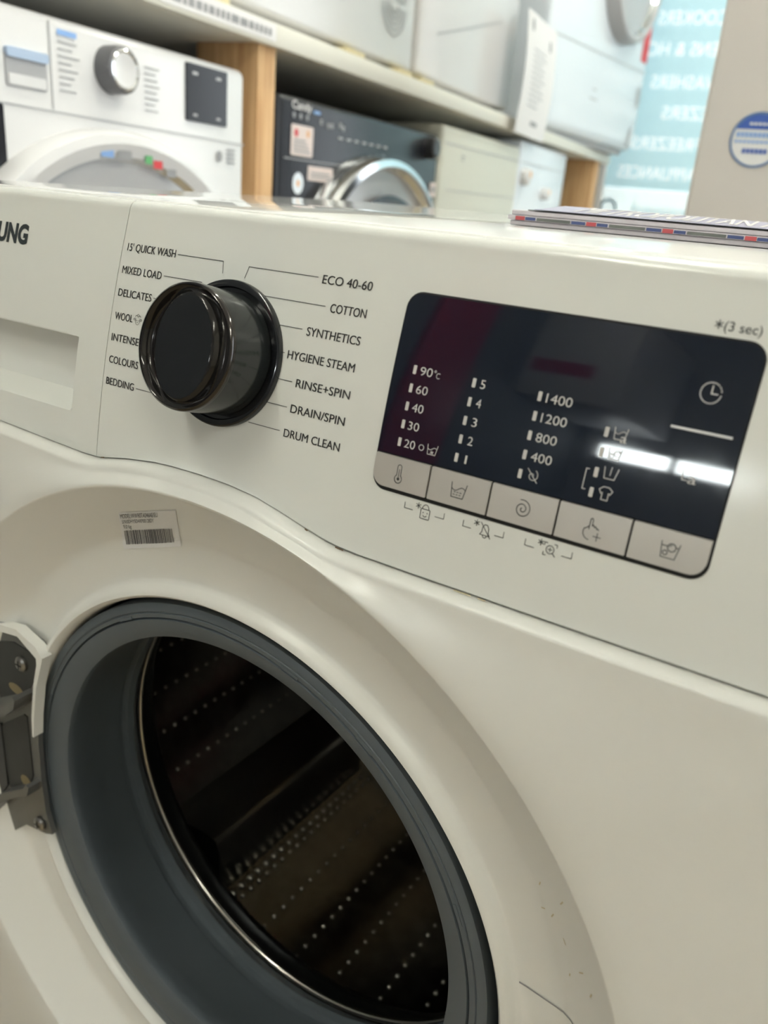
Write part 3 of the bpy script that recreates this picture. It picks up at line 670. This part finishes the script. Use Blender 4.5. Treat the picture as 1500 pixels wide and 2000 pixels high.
mb = MB(); mb.prism([(-210, 20.2), (-183.5, 40), (-180.1, 39.3), (-179.2, -10), (-183.4, -20.6), (-203.2, -35.5), (-209, -34.6), (-213.7, 13.1)], hf, 11.2, 10.2, 'dark_cast'); mb.prism([(-240, 6), (-212.0, 19.6), (-210.8, -34), (-222, -50), (-240, -66)], hf, 11.2, 9.6, 'dark_plastic'); mb.build('hinge_pocket', hinge)
mb = MB(); mb.prism([(-240, 8), (-213, 24.5), (-185, 45), (-174, 55), (-171.5, 63), (-174, 65), (-179, 59), (-188, 51), (-214, 30.5), (-240, 14)], hf, 13, -3.0, 'cast'); mb.disc((-190, 58), 8, lambda x, z: hf(x, z, 10.2), 'grease', 14, 4); mb.build('hinge_arm', hinge, ang=40)
mb = MB(); mb.prism([(-240, -83), (-228, -70), (-209, -44), (-190, -29), (-174, -19), (-171.5, -11), (-174, -9.5), (-178, -15), (-192, -24), (-210, -37), (-230, -62), (-240, -74)], hf, 13, 1.0, 'cast'); mb.disc((-188, -19), 6, lambda x, z: hf(x, z, 10.0), 'grease', 14, 5); mb.build('hinge_arm', hinge, ang=40)
mb = MB(); mb.prism([(-242, -84), (-222, -70), (-218, -86), (-242, -104)], hf, 11, 3, 'body'); mb.build('hinge_cap', hinge, ang=30)
for x_, z_ in ((-180, 82), (-175, -50)):
    mb = MB(); f_ = lambda x, z, h, x_=x_, z_=z_: hf(x_+x*1000, z_+z*1000, 10.3-h*1000)
    mb.lathe([(.0055, 0), (.0055, .0014), (.0042, .0026), (.002, .003)], f_, 'screw', 20, cap1=True)
    for a in (0, PI/2): mb.line([(-.0028*math.cos(a), -.0028*math.sin(a)), (.0028*math.cos(a), .0028*math.sin(a))], .001, lambda x, z, f_=f_: f_(x, z, .0032), 'gap')
    mb.build('hinge_screw', hinge)
# open door, swung right round to the left of the machine
dr = bpy.data.objects.new('porthole_door', None); C.objects.link(dr); dr.parent = near; dr.location = (-.236, -.034, ZC); dr.rotation_euler = (0, 0, math.radians(-18))
def dfn(x, z, h): return (-.232+x, -h, z)
mb = MB(); mb.lathe([(.150, .0), (.205, -.004), (.222, .004), (.224, .022), (.216, .034), (.185, .040), (.150, .034)], dfn, 'body', 96); mb.build('door_ring', dr)
mb = MB(); mb.lathe([(.150, .034), (.140, .060), (.115, .085), (.06, .098), (.001, .100)], dfn, 'far_black', 64, cap1=True); mb.lathe([(.150, .0), (.10, -.006), (.001, -.009)], dfn, 'far_black', 64, cap1=True); mb.build('door_glass', dr)
bpy.context.view_layer.update()

# ================================================================== BROCHURES on the lid
BX0, BY0 = .0655, .200
br = thing('brochure_stack', 'thin stack of brochures with red and blue spine print lying on the near machine lid', 'brochures', (BX0, BY0, .8457), math.radians(-2.0)); br.rotation_euler = (.0088, -.0011, math.radians(-2.0))
for k in range(3):
    mb = MB(); z0 = .0001+k*.0029; dx = (.0015, 0, .002)[k]; dy = (.001, 0, .0006)[k]
    mb.box((dx, dy, z0), (dx+.215, dy+.20, z0+.0027), 'pages', .0004, 1)
    if k == 1:
        sf = lambda x, z: (x, -.0002, z)
        for i in range(5):
            x0 = .005+i*.043
            mb.rect(x0, .0031, x0+.0058, .0053, sf, 'spine_red'); mb.rect(x0+.0062, .0033, x0+.0125, .0050, sf, 'spine_blue'); mb.rect(x0+.0132, .0033, x0+.0335, .0050, sf, 'spine_ink'); mb.rect(x0+.0342, .0033, x0+.0424, .0050, sf, 'spine_blue')
    mb.build('brochure', br, smooth=False)
mb = MB(); N = 12
def czf(q): return .0098+.0030*ss(0, .35, q)
for i in range(N):
    q0, q1 = i/N, (i+1)/N; y0_, y1_ = q0*.19, q1*.19; z0, z1 = czf(q0), czf(q1); x0, x1 = .016, .215
    mb.add([(x0, y0_, z0), (x1, y0_, z0), (x1, y1_, z1), (x0, y1_, z1), (x0, y0_, z0-.0004), (x1, y0_, z0-.0004), (x1, y1_, z1-.0004), (x0, y1_, z1-.0004)], [(0, 1, 2, 3), (7, 6, 5, 4), (0, 4, 5, 1), (1, 5, 6, 2), (2, 6, 7, 3), (3, 7, 4, 0)], 'cover')
mb.box((.012, .0004, .0088), (.2145, .1900, .0092), 'gap')  # black sheet standing in for the shadow line under the cover
for e in (0, .0007): mb.text('METROPOLITAN APPLIANCES', .036+e, .213+e, 0, .05, lambda x, z: (x, .010+z, czf((.010+z)/.19)+.0003), 'paper')
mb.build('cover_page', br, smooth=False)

# ================================================================== FAR ROW ALONG THE LEFT WALL
D = -.60
def row(y0, x=D, z=0): return (x, y0, z)
ROT = PI/2
mb = MB(); mb.box((LX+.005, -.4, 0), (D-.125, 3.4, .15), 'shelf', .004); tag(mb.build('plinth'), 'low painted plinth along the left wall that the row of machines stands on', 'plinth')
def casing_mb(wd, h, mt, z0=.15, dp=.58, bev=.012):
    mb = MB(); mb.box((0, 0, z0), (wd, dp, h), mt, bev, 3); return mb
def ff(off=.001): return lambda x, z: (x, -off, z)
# --- white machine with chrome dial and dark screen
y0 = .27; w1 = thing('washing_machine', 'white washing machine with chrome-ringed dial and small dark screen, left of the pine post', 'washing machine', row(y0), ROT)
mb = casing_mb(.603, 1.019, 'far_white'); F = ff(.0012)
mb.line([(.215, .921), (.215, 1.012)], .0022, F, 'far_grey'); mb.line([(.005, .920), (.598, .914)], .0022, F, 'far_grey')
mb.build('casing', w1)
mb = MB(); fh = lambda x, z, h: (x, -h, z)
mb.prism(rrect(.150, .937, .208, .974, .004), fh, -.001, .0018, 'far_grey'); mb.prism(rrect(.150, .966, .208, .976, .003), fh, .0, .006, 'pull_blue'); mb.prism(rrect(.153, .939, .205, .950, .002), fh, .001, .003, 'far_white')
mb.build('drawer_pull', w1)
mb = MB(); cx, cz = .311, .976
fdl = lambda x, z, h: (cx+x, -h, cz+z)
mb.lathe([(.0275, 0), (.0275, .020), (.0265, .024), (.0235, .026)], fdl, 'dial_grey', 40); mb.lathe([(.0235, .026), (.0215, .027), (.0195, .0255)], fdl, 'far_chrome', 40); mb.lathe([(.0195, .0255), (.010, .024), (.0005, .0235)], fdl, 'far_white', 40, cap1=True)
mb.build('dial', w1)
mb = MB(); mb.prism(rrect(.457, .935, .552, 1.009, .002), fh, -.001, .0025, 'far_black')
F3 = ff(.003)
for x_ in (.476, .53): mb.rect(x_-.006, .995, x_+.006, .999, F3, 'far_grey'); mb.rect(x_-.005, .942, x_+.005, .945, F3, 'far_grey')
mb.build('screen', w1)
F = ff(.0016)
mb = MB(); mb.rect(.226, 1.000, .256, 1.006, F, 'ltblue'); mb.build('heading_print', w1, smooth=False)
for x_, z_, ws in ((.226, .992, (.03, .022, .034, .02, .03, .024, .018, .026)), (.372, .988, (.03, .022, .026, .03, .024, .028, .02, .026))):
    for k in range(8):
        mb = MB(); mb.rect(x_, z_-k*.0073, x_+ws[k], z_+.0022-k*.0073, F, 'far_grey'); mb.build('programme_label', w1, smooth=False)
def oval_door(root, cx, cz, a, b, ring, rimm, glassm, dp=.03, inner=.86):
    fo = lambda x, z, h: (cx+x*a, -h, cz+z*b)
    mb = MB(); mb.lathe([(1.0, 0), (1.0, dp*.6), (.975, dp), (.93, dp*1.1), (inner, dp*.9)], fo, ring, 96); d = mb.build('porthole_door', root)
    mb = MB(); mb.lathe([(inner, dp*.9), (inner-.015, dp*.75), (inner-.03, dp*.6)], fo, rimm, 96); mb.build('door_rim', d)
    mb = MB(); mb.lathe([(inner-.03, dp*.6), (.6, dp*.75), (.3, dp*.85), (.01, dp*.9)], fo, glassm, 96, cap1=True); mb.build('door_glass', d)
    return d
dd = oval_door(w1, .311, .682, .270, .226, 'far_white', 'far_chrome', 'far_glass')
F = ff(.030)
for x_, z_, wd, m_ in ((.270, .879, .022, 'ltblue'), (.300, .879, .026, 'far_ink'), (.345, .876, .014, 'green'), (.363, .871, .018, 'red'), (.390, .862, .02, 'far_ink')):
    mb = MB(); mb.rect(x_-wd/2, z_-.005, x_+wd/2, z_+.005, F, m_); mb.build('door_sticker', dd, smooth=False)
mb = MB(); F = ff(.0016); mb.disc((.535, .893), .008, F, 'far_ink', 14)
for k in range(4): mb.rect(.553, .884+k*.006, .575, .887+k*.006, F, 'far_ink')
mb.build('rating_sticker', w1, smooth=False)
mb = MB(); mb.prism(rrect(.02, .80, .143, .918, .003), fh, -.001, .002, 'far_black'); mb.build('dark_sticker', w1)
# --- posts
def post(y0, y1, lab_):
    mb = MB(); mb.box((D-.12, y0, 0), (D, y1, 1.064), 'wood', .002); tag(mb.build('shelf_post'), lab_, 'post', 'pine posts holding up the shelf')
post(.905, .955, 'pine post between the white machine and the black machine')
post(3.30, 3.385, 'pine post at the far end of the shelf near the window')
# --- black machine
y0 = .966; bk = thing('washing_machine', 'glossy black washing machine with chrome porthole ring, under the shelf right of the pine post', 'washing machine', row(y0), ROT)
mb = casing_mb(.700, 1.004, 'far_black'); F = ff(.0012); mb.line([(.02, .905), (.25, .905)], .0015, F, 'far_grey'); mb.build('casing', bk)
mb = MB(); F = ff(.0014)
mb.text('Candy', .040, .105, .984, .0125, F, 'paper', bold=.01); mb.build('brand_lettering', bk, smooth=False)
mb = MB(); mb.rect(.112, .983, .135, .988, F, 'ltblue'); mb.build('badge', bk, smooth=False)
for k in range(3): mb = MB(); mb.disc((.047+k*.022, .974), .005, F, 'far_ink', 8); mb.build('programme_symbol', bk, smooth=False)
for x_, z_ in ((.14, .972), (.165, .968), (.178, .969), (.21, .973), (.222, .969)): mb = MB(); mb.rect(x_-.005, z_-.004, x_+.005, z_+.005, F, 'far_ink'); mb.build('programme_symbol', bk, smooth=False)
for k in range(7): mb = MB(); mb.rect(.205+k*.032, .950, .205+k*.032+.018, .954, F, 'far_grey'); mb.build('programme_symbol', bk, smooth=False)
mb = MB(); cx, cz = .632, .974; mb.lathe([(.024, 0), (.023, .02), (.018, .024), (.001, .024)], lambda x, z, h: (cx+x, -h, cz-.004+z), 'dark_plastic', 32, cap1=True); mb.build('dial', bk)
mb = MB(); F = ff(.0014); mb.rect(.040, .911, .113, .960, F, 'pink', .003); F2 = ff(.0018); mb.disc((.056, .947), .007, F2, 'red', 10); mb.disc((.095, .948), .006, F2, 'orange', 10)
for k in range(4): mb.rect(.048, .916+k*.006, .106-k*.006, .919+k*.006, F2, 'far_ink')
mb.build('energy_sticker', bk, smooth=False)
mb = MB(); mb.rect(.100, .873, .190, .897, F, 'pink'); [mb.rect(.110, .878+k*.006, .178, .881+k*.006, F2, 'far_ink') for k in range(2)]; mb.build('price_sticker', bk, smooth=False)
mb = MB(); mb.disc((.068, .866), .018, F, 'cool_white', 20); mb.disc((.068, .866), .006, F2, 'orange', 10); mb.build('round_sticker', bk, smooth=False)
mb = MB(); mb.rect(.660, .866, .697, .897, F, 'pink'); mb.rect(.668, .875, .690, .888, F2, 'far_ink'); mb.build('corner_sticker', bk, smooth=False)
dd = oval_door(bk, .366, .647, .325, .288, 'far_chrome', 'far_chrome', 'far_glass', .045, .93)
mb = MB(); mb.lathe([(.69, 0), (.74, .012), (.70, .016), (.64, .012)], lambda x, z, h: (.366+x*.325, -.030-h, .647+z*.288), 'far_black', 80); mb.build('door_trim', dd)
# --- two pale appliances right of it
y0 = 1.683; wa = thing('tumble_dryer', 'cream tumble dryer with plain front right of the black machine', 'dryer', row(y0), ROT)
mb = casing_mb(.615, 1.030, 'cream'); F = ff(.0012); mb.line([(.01, .990), (.605, .990)], .003, F, 'far_grey'); mb.rect(.13, .966, .155, .970, F, 'far_ink'); mb.rect(.13, .958, .150, .961, F, 'far_ink'); mb.line([(.04, .885), (.6, .885)], .002, F, 'far_grey'); mb.build('casing', wa)
y0 = 2.305; wb_ = thing('washing_machine', 'pale bluish washing machine with small orange dial beside the far pine post', 'washing machine', row(y0), ROT)
mb = casing_mb(.545, 1.052, 'cool_white'); F = ff(.0012); mb.line([(.01, .990), (.535, .990)], .003, F, 'far_grey'); mb.build('casing', wb_)
for x_, z_, r_ in ((.040, .950, .026), (.285, .910, .020)):
    mb = MB(); mb.lathe([(r_, 0), (r_*.95, .02), (r_*.7, .026), (.001, .026)], lambda x, z, h: (x_+x, -h, z_+z), 'far_white', 24, cap1=True); mb.disc((x_, z_+r_*.3), r_*.45, ff(.027), 'orange', 10); mb.build('dial', wb_)
# --- shelf
mb = MB(); mb.box((LX, -.4, 1.064), (D-.004, 3.5, 1.090), 'shelf', .002); sh = mb.build('display_shelf'); tag(sh, 'long white wooden shelf carrying appliances above the row of machines', 'shelf')
mb = MB(); mb.box((D-.004, -.4, 1.062), (D+.014, 3.5, 1.095), 'shelf', .003); mb.build('shelf_lip', sh)
mb = MB(); mb.box((D+.0145, .66, 1.068), (D+.0155, .93, 1.092), 'paper')
F = lambda x, z: (D+.0162, x, z); k = 0; x_ = .67
while x_ < .92: wd = rs.choice((.008, .012, .018)); mb.rect(x_, 1.074, x_+wd, 1.084, F, 'far_ink'); x_ += wd+.004
mb.build('price_strip', sh, smooth=False)
# --- on the shelf
SZ = 1.0905
y0 = .62; a1 = thing('tumble_dryer', 'white dryer with round slatted vent standing on the shelf above the black machine', 'dryer', row(y0, D-.02, SZ), ROT)
mb = MB(); mb.box((0, 0, .022), (.893, .52, .86), 'far_white', .010, 3); mb.box((.02, .03, .006), (.87, .5, .024), 'far_grey'); mb.build('casing', a1)
mb = MB(); F = ff(.0015)
for r_ in (.018, .028, .038, .048, .058): 
    for s_ in (0, PI): mb.arc((.788, .132), r_, s_+.12, s_+PI-.12, .0026, F, 'far_grey', 24)
mb.build('vent_grille', a1, smooth=False)
y0 = 1.535; a2 = thing('tumble_dryer', 'plain white appliance with a slanting scratch line standing on the shelf in the middle', 'dryer', row(y0, D-.02, SZ), ROT)
mb = MB(); mb.box((0, 0, .024), (.655, .52, .86), 'far_white', .010, 3); mb.box((.02, .03, .006), (.63, .5, .026), 'far_grey'); F = ff(.0012); mb.line([(.10, .118), (.52, .222)], .004, F, 'far_grey', sub=3); mb.line([(.40, .345), (.64, .300)], .004, F, 'far_grey'); mb.build('casing', a2)
y0 = 2.50; a3 = thing('washing_machine', 'white washing machine with large porthole high on the shelf beside the window', 'washing machine', row(y0, D-.015, SZ), ROT-math.radians(7))
mb = MB(); mb.box((0, 0, .024), (.99, .40, .86), 'cool_white', .032, 5); mb.box((.03, .04, .006), (.95, .38, .03), 'far_grey'); F = ff(.0012); mb.line([(.01, .285), (.985, .312)], .004, F, 'far_grey')
for x_, z_ in ((.90, .07), (.93, .22)): mb.disc((x_, z_), .022, F, 'far_grey', 14, .04)
mb.rect(.40, .15, .48, .154, F, 'far_ink'); mb.rect(.42, .18, .46, .184, F, 'far_ink')
mb.build('casing', a3)
dd = oval_door(a3, .62, .610, .255, .255, 'far_grey', 'far_chrome', 'far_glass', .05, .88)
mb = MB(); mb.rect(.890, .345, .965, .475, F, 'red'); mb.build('red_sticker', a3, smooth=False)
# wooden packing blocks under the shelf appliances
bl = [((D-.02, 1.22, 1.0945), 'wooden packing block under the vented dryer at the left of the vent'), ((D-.02, 1.44, 1.0945), 'wooden packing block under the vented dryer at its right corner'), ((D-.02, 1.56, 1.0945), 'wooden packing block under the left corner of the plain white appliance'), ((D-.02, .79, 1.0945), 'wooden packing block on the shelf nearest the price strip')]
mb = MB(); mb.box((0, -.03, -.004), (.05, .04, .012), 'block', .002); b0 = mb.build('packing_block')
for i, (p, l) in enumerate(bl):
    o = b0 if i == 0 else b0.copy()
    if i: C.objects.link(o)
    o.location = (p[0]-.03, p[1], p[2]); tag(o, l, 'wooden block', 'packing blocks on the shelf')
# hanging paper sheet
mb = MB(); vs = []; fs = []
for j in range(9):
    for i in range(5):
        y = 2.10+.33*i/4; z = 1.055+.30*j/8; vs.append((D+.030+.010*math.sin(j/8*PI)+.006*math.cos(i/4*PI), y, z))
for j in range(8):
    for i in range(4): fs.append((j*5+i, j*5+i+1, (j+1)*5+i+1, (j+1)*5+i))
nv = len(vs); vs2 = vs+[(p[0]-.0008, p[1], p[2]) for p in vs]; mb.add(vs2, fs+[tuple(nv+i for i in f[::-1]) for f in fs], 'paper')
F = lambda x, z: (D+.0305+.010*math.sin((z-1.055)/.30*PI)+.006*math.cos((x-2.10)/.33*PI), x, z)
for x_, z_ in ((2.15, 1.325), (2.36, 1.305)): mb.disc((x_, z_), .013, F, 'far_ink', 10, .016)
for k in range(11): mb.rect(2.17, 1.13+k*.014, 2.17+rs.uniform(.10, .16), 1.134+k*.014, F, 'far_grey')
mb.rect(2.24, 1.085, 2.32, 1.097, F, 'far_ink'); tag(mb.build('price_sheet'), 'white printed paper sheet hanging over the shelf edge', 'paper sheet')

# ================================================================== WINDOW SIGN (seen from inside, so mirrored)
WY = FARY+.015
sg = bpy.data.objects.new('window_sign', None); C.objects.link(sg); sg.location = (0, WY, 0); tag(sg, 'pale blue window lettering sheet seen reversed from inside the shop', 'window sign')
SIGN = [('COOKERS', -.517, .272, 1.613), ('OVENS & HOBS', -.615, .45, 1.500), ('WASHERS', -.503, .285, 1.378), ('FREEZERS', -.437, .30, 1.262), ('FREEZERS', -.54, .285, 1.141), ('FRIDGE', -.222, .20, 1.141), ('APPLIANCES', -.579, .33, 1.024)]
def mirror_pts(string, x0, wd, zb, cap):
    vs_, fs_ = text_mesh(string); lo = min(v[0] for v in vs_); hi = max(v[0] for v in vs_)
    return [(x0+wd-(v[0]-lo)/(hi-lo)*wd, zb+v[1]*cap/CAPH) for v in vs_], fs_
def outlines(pts, fs_):
    """closed boundary loops of a filled flat lettering mesh"""
    key = {}; ids = []
    for q in pts:
        k_ = (round(q[0], 5), round(q[1], 5)); ids.append(key.setdefault(k_, len(key)))
    P_ = list(key); cnt = {}
    for f in fs_:
        g_ = [ids[i] for i in f]
        for i_, j_ in zip(g_, g_[1:]+g_[:1]):
            if i_ != j_: cnt.setdefault((min(i_, j_), max(i_, j_)), []).append((i_, j_))
    nxt = {}
    for e, l in cnt.items():
        if len(l) == 1: nxt.setdefault(l[0][0], []).append(l[0][1])
    loops = []
    while nxt:
        st = next(iter(nxt)); lp = [st]; cu_ = st
        while cu_ in nxt:
            n2 = nxt[cu_].pop()
            if not nxt[cu_]: del nxt[cu_]
            if n2 == st: break
            lp.append(n2); cu_ = n2
        if len(lp) > 2: loops.append([P_[i] for i in lp])
    return loops
cu = bpy.data.curves.new('film', 'CURVE'); cu.dimensions = '2D'; cu.fill_mode = 'BOTH'
def add_loop(lp):
    sp_ = cu.splines.new('POLY'); sp_.points.add(len(lp)-1); sp_.use_cyclic_u = True
    for pt_, q in zip(sp_.points, lp): pt_.co = (q[0], q[1], 0, 1)
add_loop([(-.63, .98), (.90, .98), (.90, 2.37), (-.63, 2.37)])
for t_, x_, wd, z in SIGN:
    pts_, fs_ = mirror_pts(t_, x_, wd, z, .049)
    for lp in outlines(pts_, fs_): add_loop(lp)
to = bpy.data.objects.new('film', cu); C.objects.link(to)
me = bpy.data.meshes.new_from_object(to.evaluated_get(bpy.context.evaluated_depsgraph_get())); bpy.data.objects.remove(to)
for v in me.vertices: v.co = Vector((v.co.x, 0, v.co.y))
me.materials.clear(); me.materials.append(M['vinyl_blue']); film = bpy.data.objects.new('blue_film', me); C.objects.link(film); film.parent = sg
mb = MB(); mb.box((-.63, 0, .34), (.90, .001, .979), 'vinyl_white'); mb.build('white_film', sg, smooth=False)
F = lambda x, z: (x, .0005, z)
for t_, x_, wd, z in SIGN:
    pts_, fs_ = mirror_pts(t_, x_, wd, z, .049); mb = MB(); mb.add([F(*q) for q in pts_], fs_, 'vinyl_letter'); mb.build('sign_lettering', sg, smooth=False)
F = lambda x, z: (x, -.0008, z)
mb = MB(); mb.text('Trained', -.49, -.20, .875, .046, F, 'vinyl_blue', mirror=True); mb.build('sign_lettering', sg, smooth=False)
mb = MB(); mb.arc((-.597, .895), .032, 0, 2*PI, .012, F, 'vinyl_blue', 20); mb.build('sign_emblem', sg, smooth=False)

# ================================================================== WHITE FRIDGE ON THE RIGHT
fr = thing('fridge_freezer', 'tall off-white fridge freezer with round blue badge behind the near machine', 'fridge', (.066, 1.0, 0))
mb = MB(); mb.box((0, 0, .03), (.60, .60, 1.80), 'fridge', .006, 3); mb.build('casing', fr)
mb = MB(); c = (.0745, .967); F = ff(.0010); F2 = ff(.0014); R_ = .0345
mb.disc(c, R_, F, 'label', 48); mb.arc(c, R_-.0015, 0, 2*PI, .003, F2, 'ltblue', 48)
cap = [(c[0]+(R_-.003)*math.cos(a), c[1]+(R_-.003)*math.sin(a)) for a in [math.radians(24+132*i/20) for i in range(21)]]; mb.add([F2(*p) for p in cap], [tuple(range(21))], 'blue')
for z_, x0, x1, h, m_ in ((.022-.004, -.013, .014, .003, 'label'), (.003, -.027, .027, .006, 'ltblue'), (-.004, -.028, .028, .003, 'ltblue'), (-.017, -.016, .016, .006, 'blue')):
    x_ = x0
    while x_ < x1: mb.rect(c[0]+x_, c[1]+z_, c[0]+min(x_+.0042, x1), c[1]+z_+h, ff(.0018), m_); x_ += .0054
mb.build('round_badge', fr, smooth=False)
# things behind the viewer that the display mirrors
mb = MB(); mb.box((LX+.004, -2.10, .80), (LX+.030, -1.78, 2.15), 'banner', .004); tag(mb.build('banner'), 'dark red upright banner on the left wall, mirrored in the dark display', 'banner')
wc = thing('wall_cupboard', 'pale grey wall cupboard with red label in the left rear corner, mirrored in the display', 'cupboard', (LX+.004, -3.10, 1.47))
mb = MB(); mb.box((0, 0, 0), (.42, .63, .65), 'far_grey', .01); mb.build('cupboard_body', wc)
mb = MB(); mb.box((.03, .6295, .17), (.29, .633, .26), 'banner'); mb.build('red_label', wc, smooth=False)
for i, x in enumerate((-1.17, -.82)):
    r = thing('strip_light', 'short bright strip light on the rear wall, '+('left' if i == 0 else 'right')+' one of the pair', 'strip light', (x, BACKY+.004, 1.325), 0, 'strip lights on the rear wall')
    wd = (.31, .30)[i]
    mb = MB(); mb.box((-.01, 0, -.065), (wd+.01, .025, .065), 'frame', .004); mb.build('light_housing', r)
    mb = MB(); mb.box((0, .0255, -.05), (wd, .045, .05), 'panel_glow', .008); mb.build('light_cover', r)
